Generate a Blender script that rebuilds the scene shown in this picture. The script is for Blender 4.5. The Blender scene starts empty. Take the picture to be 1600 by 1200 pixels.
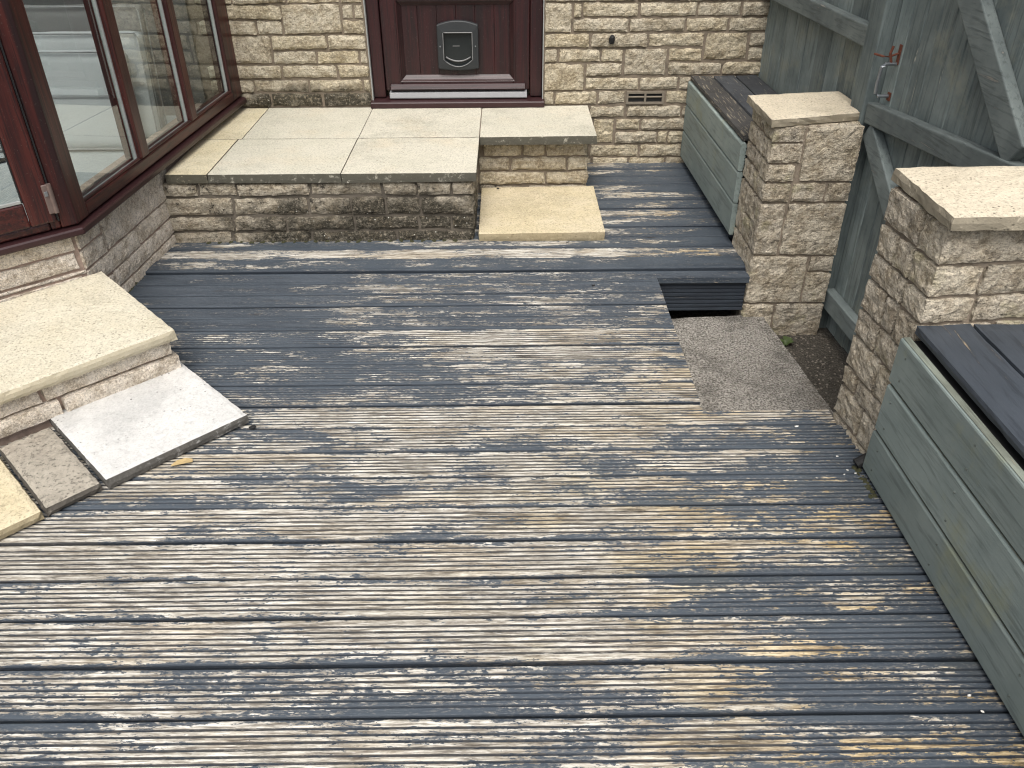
import bpy, math, random
from mathutils import Vector, Matrix, noise
R=math.radians
S=bpy.context.scene
COL=S.collection
# ---------------------------------------------------------------- camera, sky, sun, exposure
def set_camera():
    p,yw,rl=R(33.628),R(.2),R(-.388)
    fw=Vector((math.sin(yw)*math.cos(p),math.cos(yw)*math.cos(p),-math.sin(p)))
    rt=Vector((math.cos(yw),-math.sin(yw),0)); up=rt.cross(fw)
    r2=rt*math.cos(rl)+up*math.sin(rl); u2=up*math.cos(rl)-rt*math.sin(rl)
    cd=bpy.data.cameras.new('camera'); cd.sensor_width=36; cd.lens=1281.2/1600*36
    cd.clip_start=.05; cd.clip_end=500
    co=bpy.data.objects.new('camera',cd); COL.objects.link(co)
    m=Matrix((r2,u2,-fw)).transposed().to_4x4(); m.translation=(0,0,1.57)
    co.matrix_world=m; S.camera=co
set_camera()
SUN_EL,SUN_AZ=R(60),R(181)          # azimuth clockwise from +Y
w=bpy.data.worlds.new('World'); S.world=w; w.use_nodes=True
nt=w.node_tree; bg=nt.nodes['Background']
sky=nt.nodes.new('ShaderNodeTexSky'); sky.sky_type='NISHITA'; sky.sun_disc=False
sky.sun_elevation=SUN_EL; sky.sun_rotation=SUN_AZ; sky.air_density=1.0; sky.dust_density=6.0; sky.ozone_density=1.0
hs=nt.nodes.new('ShaderNodeHueSaturation'); hs.inputs['Saturation'].default_value=.42
nt.links.new(sky.outputs[0],hs.inputs['Color']); nt.links.new(hs.outputs[0],bg.inputs['Color'])
bg.inputs['Strength'].default_value=.12
sd=bpy.data.lights.new('sun','SUN'); sd.energy=1.5; sd.angle=R(50); sd.color=(1,.972,.93)
so=bpy.data.objects.new('sun',sd); COL.objects.link(so); so.location=(0,-3,8)
d=Vector((math.sin(SUN_AZ)*math.cos(SUN_EL),math.cos(SUN_AZ)*math.cos(SUN_EL),math.sin(SUN_EL)))
so.rotation_euler=d.to_track_quat('Z','Y').to_euler()
S.cycles.filter_width=1.15
S.view_settings.view_transform='Standard'; S.view_settings.look='None'
S.view_settings.exposure=.63; S.view_settings.gamma=1; S.view_settings.use_curve_mapping=False

# ---------------------------------------------------------------- node helpers
class B:
    def __init__(s,name,rough=.8,spec=.3):
        s.m=bpy.data.materials.new(name); s.m.use_nodes=True
        s.t=s.m.node_tree; s.p=s.t.nodes['Principled BSDF']
        s.p.inputs['Roughness'].default_value=rough
        s.p.inputs['Specular IOR Level'].default_value=spec
        g=s.t.nodes.new('ShaderNodeNewGeometry'); s.pos=g.outputs['Position']; s.nor=g.outputs['Normal']
        o=s.t.nodes.new('ShaderNodeObjectInfo'); s.rnd=o.outputs['Random']
        x=s.t.nodes.new('ShaderNodeSeparateXYZ'); s.L(s.pos,x.inputs[0]); s.x,s.y,s.z=x.outputs
        n=s.t.nodes.new('ShaderNodeSeparateXYZ'); s.L(s.nor,n.inputs[0]); s.nx,s.ny,s.nz=n.outputs
    def L(s,a,b): s.t.links.new(a,b)
    def put(s,sock,v):
        if v is None: return
        if hasattr(v,'is_linked') or isinstance(v,bpy.types.NodeSocket): s.L(v,sock)
        elif isinstance(v,(tuple,list)) and len(v)==3 and sock.type=='RGBA': sock.default_value=(*v,1)
        else: sock.default_value=v
    def math(s,op,a,b=None,c=None,clamp=False):
        n=s.t.nodes.new('ShaderNodeMath'); n.operation=op; n.use_clamp=clamp
        for i,v in enumerate((a,b,c)): s.put(n.inputs[i],v)
        return n.outputs[0]
    def add(s,a,b): return s.math('ADD',a,b)
    def sub(s,a,b): return s.math('SUBTRACT',a,b)
    def mul(s,a,b): return s.math('MULTIPLY',a,b)
    def step(s,v,a,b,lo=0.,hi=1.):
        n=s.t.nodes.new('ShaderNodeMapRange'); n.interpolation_type='SMOOTHSTEP'
        s.put(n.inputs[0],v); 
        for i,q in zip((1,2,3,4),(a,b,lo,hi)): s.put(n.inputs[i],q)
        return n.outputs[0]
    def vec(s,scale=(1,1,1),off=None,src=None):
        n=s.t.nodes.new('ShaderNodeVectorMath'); n.operation='MULTIPLY'; s.L(src or s.pos,n.inputs[0]); n.inputs[1].default_value=scale
        o=n.outputs[0]
        if off is not None:
            a=s.t.nodes.new('ShaderNodeVectorMath'); a.operation='ADD'; s.L(o,a.inputs[0]); s.put(a.inputs[1],off); o=a.outputs[0]
        return o
    def xyz(s,x,y,z):
        n=s.t.nodes.new('ShaderNodeCombineXYZ')
        for i,v in enumerate((x,y,z)): s.put(n.inputs[i],v)
        return n.outputs[0]
    def noise(s,v=None,scale=5.,det=4.,rough=.55,dist=0.,col=False):
        n=s.t.nodes.new('ShaderNodeTexNoise'); s.L(v or s.pos,n.inputs['Vector'])
        n.inputs['Scale'].default_value=scale; n.inputs['Detail'].default_value=det
        n.inputs['Roughness'].default_value=rough; n.inputs['Distortion'].default_value=dist
        return n.outputs['Color' if col else 'Fac']
    def vor(s,v=None,scale=5.,feat='F1',out='Distance'):
        n=s.t.nodes.new('ShaderNodeTexVoronoi'); n.feature=feat; s.L(v or s.pos,n.inputs['Vector']); n.inputs['Scale'].default_value=scale
        return n.outputs[out]
    def mix(s,f,a,b,mode='MIX'):
        n=s.t.nodes.new('ShaderNodeMix'); n.data_type='RGBA'; n.blend_type=mode
        s.put(n.inputs[0],f); s.put(n.inputs[6],a); s.put(n.inputs[7],b); return n.outputs[2]
    def ramp(s,f,st,interp='LINEAR'):
        n=s.t.nodes.new('ShaderNodeValToRGB'); r=n.color_ramp; r.interpolation=interp
        while len(r.elements)<len(st): r.elements.new(.5)
        for e,(p,c) in zip(r.elements,st): e.position=p; e.color=(*c,1) if len(c)==3 else c
        s.L(f,n.inputs[0]); return n.outputs[0]
    def attr(s,name,kind='GEOMETRY'):
        n=s.t.nodes.new('ShaderNodeAttribute'); n.attribute_type=kind; n.attribute_name=name; return n.outputs['Fac']
    def bump(s,h,st=.5,dist=.01,normal=None):
        n=s.t.nodes.new('ShaderNodeBump'); n.inputs['Strength'].default_value=st; n.inputs['Distance'].default_value=dist
        s.L(h,n.inputs['Height']); 
        if normal: s.L(normal,n.inputs['Normal'])
        return n.outputs[0]
    def done(s,col=None,rough=None,nrm=None,metal=None):
        if col is not None: s.put(s.p.inputs['Base Color'],col)
        if rough is not None: s.put(s.p.inputs['Roughness'],rough)
        if nrm is not None: s.L(nrm,s.p.inputs['Normal'])
        if metal is not None: s.p.inputs['Metallic'].default_value=metal
        return s.m

# ---------------------------------------------------------------- materials
def stone_mat(name,cols,lichen=(.035,.032,.028),stain=.5,zone=None,spk=.5,bs=.9,moss=None):
    """rock-faced walling stone: tone per stone, mottled, gritty, dark lichen freckles; zone = (x,y,z,rx,ry,rz) algae patch"""
    b=B(name,.93,.12)
    off=b.xyz(b.mul(b.rnd,37.),b.mul(b.rnd,11.),0.)
    v=b.vec((1,1,1),off)
    base=b.ramp(b.rnd,[(i/(len(cols)-1),c) for i,c in enumerate(cols)])
    n1=b.noise(v,16,4,.65); n2=b.noise(v,75,4,.75); n3=b.noise(v,210,2,.7)
    c=b.mix(b.step(n1,.35,.68),base,b.mix(1.,base,(.58,.54,.48),'MULTIPLY'))
    c=b.mix(b.mul(b.step(n2,.46,.66),.6),c,b.mix(1.,base,(1.3,1.28,1.22),'MULTIPLY'))
    c=b.mix(b.mul(b.step(n2,.46,.34),.65),c,b.mix(1.,base,(.34,.31,.28),'MULTIPLY'))
    c=b.mix(b.mul(b.step(n3,.54,.68),spk),c,b.mix(1.,base,(.36,.34,.33),'MULTIPLY'))
    c=b.mix(b.mul(b.step(n3,.44,.34),spk*.6),c,b.mix(1.,base,(1.45,1.42,1.36),'MULTIPLY'))
    frk=b.mul(b.step(b.noise(v,24,5,.75),.53,.64),b.step(n2,.38,.56))
    c=b.mix(b.mul(frk,stain),c,lichen)
    if moss: c=b.mix(b.mul(b.step(b.noise(None,7,4,.65),.54,.70),.55),c,moss)
    if zone:
        x,y,z,rx,ry,rz=zone
        d=None
        for o,cen,r in ((b.x,x,rx),(b.y,y,ry),(b.z,z,rz)):
            q=b.math('POWER',b.math('ABSOLUTE',b.math('DIVIDE',b.sub(o,cen),r)),2.)
            d=q if d is None else b.add(d,q)
        d=b.add(d,b.mul(b.sub(b.noise(None,8,6,.72),.5),3.4))
        f=b.mul(b.step(d,1.5,.3),b.step(n2,.28,.52))
        c=b.mix(b.mul(f,.93),c,b.mix(b.step(n3,.4,.6),(.016,.015,.012),(.06,.055,.042)))
        c=b.mix(b.mul(b.step(b.vor(None,42),.16,.09),b.mul(f,b.step(n1,.5,.58))),c,(.55,.54,.48))
    h=b.add(b.mul(b.noise(b.vec((1,1,1.5),off),34,5,.66,.5),1.),b.mul(n2,.5))
    nr=b.bump(b.add(h,b.mul(n3,.22)),bs,.02)
    return b.done(c,None,nr)
def mortar_mat(name,col):
    b=B(name,.95,.1); n=b.noise(None,40,6,.7); n2=b.noise(None,220,3,.7)
    c=b.mix(n,tuple(q*.6 for q in col),tuple(q*1.2 for q in col)); c=b.mix(b.mul(b.step(b.noise(None,9,6,.7),.5,.7),.6),c,(.06,.055,.045))
    return b.done(c,None,b.bump(b.add(n,b.mul(n2,.4)),.6,.006))
def slab_mat(name,a,c2,dark,edge=(.055,.052,.040),pit=.5,edgef=.93,blotch=(.5,.4,.25),bl=.3,grain=.72,gs=115,stain=.42):
    b=B(name,.9,.2); off=b.xyz(b.mul(b.rnd,19.),b.mul(b.rnd,7.),0.); v=b.vec((1,1,1),off)
    c=b.mix(b.step(b.noise(v,5,4,.65),.35,.65),a,c2)
    c=b.mix(b.mul(b.step(b.noise(v,3.2,4,.6),.52,.72),bl),c,blotch)
    g=b.noise(v,gs,3,.8); g2=b.noise(v,38,4,.7)
    c=b.mix(b.mul(b.step(b.noise(v,2.6,5,.72),.50,.66),stain),c,tuple(q*.62 for q in a))
    c=b.mix(b.mul(b.step(g,.52,.66),grain),c,tuple(q*.42 for q in a))
    c=b.mix(b.mul(b.step(g,.47,.36),grain*.8),c,tuple(min(.95,q*1.25) for q in a))
    c=b.mix(b.mul(b.step(g2,.52,.68),.30),c,tuple(q*.6 for q in a))
    pits=b.mul(b.step(b.vor(v,62),.26,.12),b.step(b.noise(v,9,4,.75),.5,.62))
    c=b.mix(b.mul(pits,pit),c,dark)
    # darker, noise-broken tone on the steep side faces of the slab
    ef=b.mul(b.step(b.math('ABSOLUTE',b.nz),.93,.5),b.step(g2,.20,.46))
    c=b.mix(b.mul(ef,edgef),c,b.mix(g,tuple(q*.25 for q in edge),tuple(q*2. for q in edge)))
    h=b.add(b.mul(g,.7),b.mul(g2,.5)); h=b.sub(h,b.mul(pits,.5))
    return b.done(c,None,b.bump(h,.6,.005))
def paintwood_mat(name,base,dark,axis,worn=(.42,.36,.27),wear=.25,rough=.62,green=None,sc=1.,fw=22):
    """painted softwood; axis = grain direction 0 x,1 y,2 z"""
    b=B(name,rough,.3); st=[1,1,1]; st[axis]=.07
    off=b.xyz(b.mul(b.rnd,31.),b.mul(b.rnd,17.),b.mul(b.rnd,23.)); v=b.vec(tuple(st),off)
    g=b.noise(v,70*sc,5,.65,.4); g2=b.noise(v,260,3,.6); bl=b.noise(b.vec((1,1,1),off),6,5,.6)
    c=b.mix(b.step(bl,.3,.7),base,dark); c=b.mix(b.mul(b.step(g,.48,.66),.55),c,tuple(q*.5 for q in dark))
    tone=b.math('MULTIPLY_ADD',b.rnd,.45,.78); c=b.mix(1.,c,b.xyz(tone,tone,tone),'MULTIPLY')
    if green: c=b.mix(b.mul(b.step(b.noise(None,4,6,.7),.52,.7),.5),c,green)
    wm=b.mul(b.step(b.add(b.mul(g,.5),b.mul(b.noise(v,fw,5,.72),.6)),.66-wear*.3,.72-wear*.3),1.)
    c=b.mix(b.mul(wm,.85),c,worn)
    h=b.add(b.mul(g,.8),b.mul(g2,.3)); h=b.sub(h,b.mul(wm,.4))
    return b.done(c,None,b.bump(h,.35,.004))
def deck_mat():
    b=B('deck_worn_paint',.6,.2)
    wb=b.attr('wear','OBJECT'); gd=b.attr('groove'); rim=b.attr('rim')
    xo=b.add(b.x,b.mul(b.rnd,53.)); ro=b.mul(b.rnd,9.)
    # waviness so flakes do not run ruler straight
    yy=b.add(b.add(b.y,b.z),b.mul(b.sub(b.noise(b.xyz(xo,b.mul(b.y,8.),0.),2.2,2),.5),.012))
    def N(sx,sy,z,det,rough,dist=0.): return b.noise(b.xyz(b.mul(xo,sx),b.mul(yy,sy),z if isinstance(z,float) else b.add(z,0.)),1.,det,rough,dist)
    big=b.noise(b.xyz(b.x,b.mul(b.y,1.8),3.7),2.1,4,.62)
    patch=N(3.4,15.,ro,5,.66); flake=N(22.,95.,ro,4,.74,.35); fine=N(70.,190.,1.,3,.7)
    # where the coating has worn away: trodden front and left, kept at the back and along the bench
    reg=b.sub(b.mul(b.step(b.y,3.0,1.6),.115),.035)
    reg=b.sub(reg,b.mul(b.step(b.add(b.x,b.mul(b.y,-.10)),.10,.90),.135))
    reg=b.add(reg,b.mul(b.mul(b.step(b.x,.3,-.8),b.step(b.y,2.1,1.2)),.02))
    reg=b.sub(reg,b.mul(b.mul(b.step(b.x,-.45,-1.2),b.step(b.y,2.1,2.7)),.10))
    reg=b.add(reg,b.mul(b.mul(b.step(b.x,-.75,.0),b.step(b.math('ABSOLUTE',b.sub(b.y,2.6)),.8,.3)),.095))
    s=b.add(b.add(b.mul(b.sub(big,.5),.62),b.mul(b.sub(patch,.5),1.0)),b.mul(b.sub(flake,.5),.74))
    s=b.add(b.add(s,b.mul(b.sub(fine,.5),.34)),b.add(reg,wb))
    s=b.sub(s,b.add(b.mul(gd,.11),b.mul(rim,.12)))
    bare=b.step(s,.0,.022)
    # bare timber
    g1=N(8.,130.,ro,4,.72,.4); g2=N(36.,330.,ro,3,.7)
    wood=b.ramp(g1,[(.30,(.075,.067,.057)),(.40,(.21,.19,.16)),(.50,(.40,.372,.315)),(.62,(.68,.655,.59))])
    wood=b.mix(b.mul(b.step(g2,.52,.64),.55),wood,(.12,.10,.085))
    wood=b.mix(b.mul(b.step(g2,.45,.33),.55),wood,(.76,.745,.69))
    hue=b.noise(b.xyz(xo,b.mul(b.y,4.),8.),2.1,3,.65)
    wood=b.mix(b.mul(b.step(hue,.52,.66),.55),wood,b.mix(1.,wood,(.86,.78,.66),'MULTIPLY'))
    yel=b.mul(b.step(hue,.58,.40),b.step(b.add(b.x,b.mul(b.y,-.1)),-.05,.75))
    wood=b.mix(b.mul(yel,.8),wood,b.mix(1.,wood,(.95,.74,.40),'MULTIPLY'))
    wood=b.mix(b.mul(b.step(big,.52,.66),.4),wood,b.mix(1.,wood,(.66,.65,.63),'MULTIPLY'))
    drt=b.step(b.noise(b.xyz(xo,b.mul(yy,5.),2.),2.6,5,.72),.50,.66)
    wood=b.mix(b.mul(drt,.62),wood,b.mix(1.,wood,(.46,.42,.36),'MULTIPLY'))
    alg=b.mul(b.step(b.noise(b.xyz(b.x,b.mul(b.y,2.5),6.),3.1,4,.65),.50,.66),b.mul(b.step(b.x,-.5,.3),b.step(b.y,2.6,1.5)))
    wood=b.mix(b.mul(alg,.45),wood,b.mix(1.,wood,(.82,.70,.42),'MULTIPLY'))
    # grime packed in the reeds
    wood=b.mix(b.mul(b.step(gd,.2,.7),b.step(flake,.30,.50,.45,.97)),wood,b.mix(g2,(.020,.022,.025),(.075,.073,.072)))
    paint=b.mix(b.step(patch,.3,.7),(.072,.087,.104),(.041,.052,.066))
    paint=b.mix(b.mul(b.step(fine,.56,.68),.30),paint,(.19,.195,.20))
    paint=b.mix(b.mul(b.step(s,-.15,.0),b.mul(b.step(fine,.44,.56),.5)),paint,(.235,.225,.205))
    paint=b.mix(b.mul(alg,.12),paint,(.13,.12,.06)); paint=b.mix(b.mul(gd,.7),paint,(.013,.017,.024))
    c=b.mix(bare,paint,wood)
    kn=b.vor(b.xyz(b.mul(xo,2.1),b.mul(b.y,7.7),b.rnd),1.)
    c=b.mix(b.mul(b.step(kn,.10,.05),b.mul(b.step(flake,.4,.55),.75)),c,(.03,.025,.022))
    h=b.add(b.mul(g2,.5),b.mul(fine,.5))
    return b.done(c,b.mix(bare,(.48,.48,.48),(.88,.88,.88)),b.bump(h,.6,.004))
def mahogany_mat(name,axis=2,base=(.034,.008,.008),hi=(.066,.015,.012),rough=.33):
    b=B(name,rough,.45); st=[1,1,1]; st[axis]=.03
    v=b.vec(tuple(st)); g=b.noise(v,38,5,.6,.3); g2=b.noise(v,150,3,.7)
    g3=b.noise(v,11,3,.6); c=b.mix(b.step(g,.38,.62),base,hi); c=b.mix(b.mul(b.step(g3,.54,.64),.8),c,(.012,.007,.008)); c=b.mix(b.mul(b.step(g2,.50,.62),.8),c,(.010,.005,.006))
    c=b.mix(b.mul(b.step(b.noise(b.vec((1,1,1)),160,2),.66,.72),.25),c,(.2,.17,.15))
    return b.done(c,b.math('MULTIPLY_ADD',g2,.25,rough-.08),b.bump(g2,.12,.002))
def plain(name,col,rough=.5,metal=0.,spec=.4,var=.25,sc=40):
    b=B(name,rough,spec); n=b.noise(None,sc,5,.65)
    c=b.mix(n,tuple(q*(1-var) for q in col),tuple(min(1,q*(1+var)) for q in col))
    return b.done(c,None,b.bump(b.noise(None,sc*5,3),.12,.002),metal)
def glass_mat(ior=2.25,tint=(.90,.94,.93)):
    m=bpy.data.materials.new('window_glass'); m.use_nodes=True; t=m.node_tree; t.nodes.remove(t.nodes['Principled BSDF'])
    tr=t.nodes.new('ShaderNodeBsdfTransparent'); tr.inputs[0].default_value=(*tint,1)
    gl=t.nodes.new('ShaderNodeBsdfGlossy'); gl.inputs['Roughness'].default_value=.0; gl.inputs[0].default_value=(.95,.98,.97,1)
    fr=t.nodes.new('ShaderNodeFresnel'); fr.inputs['IOR'].default_value=ior
    no=t.nodes.new('ShaderNodeTexNoise'); no.inputs['Scale'].default_value=2.; bu=t.nodes.new('ShaderNodeBump'); bu.inputs['Strength'].default_value=.012; bu.inputs['Distance'].default_value=.01
    t.links.new(no.outputs[0],bu.inputs['Height']); t.links.new(bu.outputs[0],gl.inputs['Normal'])
    mx=t.nodes.new('ShaderNodeMixShader'); ge=t.nodes.new('ShaderNodeNewGeometry'); iv=t.nodes.new('ShaderNodeMath'); iv.operation='SUBTRACT'; iv.inputs[0].default_value=1.; t.links.new(ge.outputs['Backfacing'],iv.inputs[1])
    ml=t.nodes.new('ShaderNodeMath'); ml.operation='MULTIPLY'; t.links.new(iv.outputs[0],ml.inputs[0]); t.links.new(fr.outputs[0],ml.inputs[1]); t.links.new(ml.outputs[0],mx.inputs[0]); t.links.new(tr.outputs[0],mx.inputs[1]); t.links.new(gl.outputs[0],mx.inputs[2])
    t.links.new(mx.outputs[0],t.nodes['Material Output'].inputs[0]); return m
def ground_mat(name,a,c2,sc=160,bs=.8):
    b=B(name,.95,.1); g=b.vor(None,sc); n=b.noise(None,7,6,.65); n2=b.noise(None,sc*1.4,3,.7)
    c=b.mix(b.step(n2,.35,.65),a,c2); c=b.mix(b.mul(b.step(n,.45,.7),.55),c,tuple(q*.45 for q in a))
    c=b.mix(b.mul(b.step(b.noise(None,3.1,4,.6),.55,.7),.35),c,(.12,.10,.075))
    return b.done(c,None,b.bump(b.add(g,n2),bs,.006))
M={}
M['wall']=stone_mat('house_stone',[(.54,.475,.35),(.62,.555,.425),(.56,.505,.40),(.51,.455,.355),(.63,.555,.405)],stain=.5,zone=(-.85,4.65,.33,.95,.5,.12))
M['plat']=stone_mat('platform_stone',[(.47,.42,.335),(.53,.475,.38),(.45,.405,.325),(.50,.445,.355)],stain=.95,zone=(-.50,3.58,.03,.80,.6,.22))
M['pier']=stone_mat('pier_stone',[(.49,.44,.355),(.60,.54,.435),(.54,.485,.395),(.63,.565,.45),(.50,.45,.37)],stain=.7,bs=1.,moss=(.36,.33,.19))
M['bay']=stone_mat('bay_stone',[(.70,.635,.545),(.74,.675,.585),(.68,.62,.545),(.72,.65,.555)],stain=.22,spk=.75,bs=.6)
M['mortar']=mortar_mat('mortar_grey',(.23,.19,.145)); M['mortar_pink']=mortar_mat('mortar_pink',(.42,.32,.265)); M['mortar_plat']=mortar_mat('mortar_stained',(.15,.13,.105)); M['mortar_dark']=mortar_mat('mortar_dark',(.27,.225,.175))
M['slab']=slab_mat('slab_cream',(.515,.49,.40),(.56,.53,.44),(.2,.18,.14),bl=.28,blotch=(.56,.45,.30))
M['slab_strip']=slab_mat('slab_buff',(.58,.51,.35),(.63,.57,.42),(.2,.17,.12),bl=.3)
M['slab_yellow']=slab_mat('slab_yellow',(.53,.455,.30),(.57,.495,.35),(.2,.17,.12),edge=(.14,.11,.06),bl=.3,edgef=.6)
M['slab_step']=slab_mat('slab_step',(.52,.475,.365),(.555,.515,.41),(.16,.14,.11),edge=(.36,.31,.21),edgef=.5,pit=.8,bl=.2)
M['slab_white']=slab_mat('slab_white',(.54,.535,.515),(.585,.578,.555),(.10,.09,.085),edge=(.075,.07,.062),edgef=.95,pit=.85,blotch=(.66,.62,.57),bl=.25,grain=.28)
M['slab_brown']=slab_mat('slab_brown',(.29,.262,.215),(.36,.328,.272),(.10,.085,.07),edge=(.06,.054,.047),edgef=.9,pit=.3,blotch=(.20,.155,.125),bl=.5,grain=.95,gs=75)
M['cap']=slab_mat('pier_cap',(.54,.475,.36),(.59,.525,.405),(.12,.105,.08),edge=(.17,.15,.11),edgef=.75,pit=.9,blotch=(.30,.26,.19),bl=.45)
M['deck']=deck_mat(); M['sawn']=plain('sawn_plank_end',(.50,.45,.37),.9,var=.4,sc=160)
M['fence']=paintwood_mat('fence_green_grey',(.215,.250,.238),(.122,.150,.148),2,worn=(.42,.41,.34),wear=-.03,rough=.75,green=(.28,.28,.21))
M['post']=paintwood_mat('post_green_grey',(.13,.155,.15),(.085,.105,.106),2,worn=(.25,.25,.21),wear=-.05,rough=.75)
M['rail']=paintwood_mat('gate_rail_paint',(.195,.225,.215),(.12,.142,.14),1,worn=(.27,.25,.215),wear=-.02,rough=.75)
M['box']=paintwood_mat('bench_green_paint',(.245,.288,.27),(.195,.236,.223),1,worn=(.34,.33,.25),wear=-.12,rough=.55,green=(.27,.28,.17))
M['boxedge']=paintwood_mat('bench_bare_edge',(.19,.21,.175),(.12,.13,.105),1,worn=(.36,.31,.22),wear=.17,rough=.8)
M['lid']=paintwood_mat('bench_lid_slate',(.062,.073,.088),(.050,.060,.073),1,worn=(.32,.255,.17),wear=.02,rough=.5,fw=9)
M['lidworn']=paintwood_mat('bench_lid_worn',(.058,.062,.068),(.038,.041,.046),1,worn=(.27,.24,.19),wear=.12,rough=.75,sc=1.6,fw=95)
M['lidbare']=paintwood_mat('bench_lid_bare',(.060,.058,.055),(.040,.039,.038),1,worn=(.26,.225,.17),wear=.26,rough=.8,sc=1.6,fw=95)
M['fascia']=paintwood_mat('fascia_slate',(.035,.044,.056),(.028,.034,.044),0,worn=(.2,.18,.14),wear=-.1,rough=.5)
M['mah']=mahogany_mat('mahogany_upright',2); M['mahy']=mahogany_mat('mahogany_along',1); M['mahx']=mahogany_mat('mahogany_across',0)
M['mahd']=mahogany_mat('door_mahogany',2,(.018,.006,.007),(.036,.009,.010),.36); M['mahdx']=mahogany_mat('door_mahogany_across',0,(.020,.007,.009),(.036,.011,.012),.34)
M['sill']=plain('sill_dark_brown',(.034,.014,.015),.38,var=.3,sc=25)
M['gasket']=plain('gasket_black',(.012,.012,.013),.5)
M['spacer']=plain('glazing_spacer_grey',(.30,.31,.30),.4)
M['plastic']=plain('plastic_grey',(.026,.029,.031),.42,var=.15)
M['flap']=plain('flap_smoked',(.016,.020,.021),.2,spec=.4,var=.1)
M['flaprim']=plain('flap_rim',(.20,.20,.20),.35)
M['silver']=plain('aluminium',(.30,.30,.31),.55,.3,var=.12)
M['steel']=plain('galvanised',(.30,.32,.34),.38,.8,var=.2)
M['rust']=plain('rust',(.13,.042,.024),.85,var=.5,sc=120)
M['screw']=plain('screw_dull',(.13,.15,.135),.6,.4)
M['hinge']=plain('hinge_bronze',(.20,.15,.135),.4,.5)
M['glass']=glass_mat()
M['concrete']=ground_mat('concrete_slab',(.10,.092,.079),(.41,.385,.345),92,.9)
M['gravel']=ground_mat('dark_ground',(.05,.045,.038),(.10,.09,.075),90,1.)
M['vent']=plain('vent_grey_beige',(.20,.17,.13),.85,var=.25)
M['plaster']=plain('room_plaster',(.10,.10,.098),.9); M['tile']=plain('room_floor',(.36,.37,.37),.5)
M['fabric_seam']=plain('seam_fabric',(.30,.30,.30),.95); M['fabric']=plain('pale_fabric',(.45,.455,.455),.95,var=.12,sc=300)
M['fabric_dark']=plain('grey_fabric',(.19,.185,.18),.95,var=.12,sc=300)
M['black']=plain('near_black',(.010,.010,.010),.7)
M['leaf']=plain('weed_green',(.05,.075,.022),.6,var=.4,sc=90); M['dead']=plain('dead_leaf',(.42,.31,.15),.8,var=.4,sc=90); M['fleck']=plain('white_fleck',(.72,.70,.65),.8,var=.1)
def roof_mat():
    m=bpy.data.materials.new('roof_polycarbonate'); m.use_nodes=True; t=m.node_tree; p=t.nodes['Principled BSDF']
    p.inputs['Base Color'].default_value=(.55,.56,.56,1); p.inputs['Roughness'].default_value=.5
    tr=t.nodes.new('ShaderNodeBsdfTransparent'); tr.inputs[0].default_value=(.94,.95,.95,1); mx=t.nodes.new('ShaderNodeMixShader'); mx.inputs[0].default_value=.88
    t.links.new(p.outputs[0],mx.inputs[1]); t.links.new(tr.outputs[0],mx.inputs[2]); t.links.new(mx.outputs[0],t.nodes['Material Output'].inputs[0]); return m
M['roof']=roof_mat()

# ---------------------------------------------------------------- object helpers
LOC={}
def empty(name,loc,label=None,cat=None,group=None,kind=None,parent=None):
    o=bpy.data.objects.new(name,None); o.empty_display_size=.1; COL.objects.link(o)
    if parent: o.parent=parent
    pl=LOC.get(parent.name,Vector()) if parent else Vector()
    o.location=Vector(loc)-pl; LOC[o.name]=Vector(loc); tag(o,label,cat,group,kind); return o
def tag(o,label=None,cat=None,group=None,kind=None):
    for k,v in (('label',label),('category',cat),('group',group),('kind',kind)):
        if v: o[k]=v
    return o
def mk(name,verts,faces,mat,parent=None,smooth=False,attrs=None,bevel=0,mats=None,midx=None):
    vs=[Vector(v) for v in verts]
    lo=Vector([min(v[i] for v in vs) for i in range(3)]); hi=Vector([max(v[i] for v in vs) for i in range(3)])
    cen=Vector(((lo.x+hi.x)/2,(lo.y+hi.y)/2,lo.z))
    me=bpy.data.meshes.new(name); me.from_pydata([v-cen for v in vs],[],faces)
    me.materials.append(mat)
    if mats:
        for q in mats: me.materials.append(q)
        me.polygons.foreach_set('material_index',midx)
    if smooth: me.polygons.foreach_set('use_smooth',[True]*len(faces))
    if attrs:
        for k,vals in attrs.items():
            a=me.attributes.new(k,'FLOAT','POINT'); a.data.foreach_set('value',vals)
    me.update()
    o=bpy.data.objects.new(name,me); COL.objects.link(o)
    if parent: o.parent=parent
    pl=LOC.get(parent.name,Vector()) if parent else Vector()
    o.location=cen-pl; LOC[o.name]=cen
    if bevel:
        md=o.modifiers.new('bevel','BEVEL'); md.width=bevel; md.segments=2; md.limit_method='ANGLE'; md.angle_limit=R(40)
    return o
ID=Matrix.Identity(4)
def frame(o,ang):
    """local frame: origin o, rotated about z"""
    return Matrix.Translation(Vector(o))@Matrix.Rotation(ang,4,'Z')
def boxgeo(x0,x1,y0,y1,z0,z1,Mx=ID):
    v=[Mx@Vector((x,y,z)) for z in (z0,z1) for y in (y0,y1) for x in (x0,x1)]
    f=[(0,2,3,1),(4,5,7,6),(0,1,5,4),(2,6,7,3),(0,4,6,2),(1,3,7,5)]
    return v,f
def box(name,b,mat,parent=None,Mx=ID,bevel=.003):
    v,f=boxgeo(*b,Mx); return mk(name,v,f,mat,parent,bevel=bevel)
def join(geos):
    V,F=[],[]
    for v,f in geos:
        n=len(V); V+=v; F+=[tuple(i+n for i in q) for q in f]
    return V,F
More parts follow.
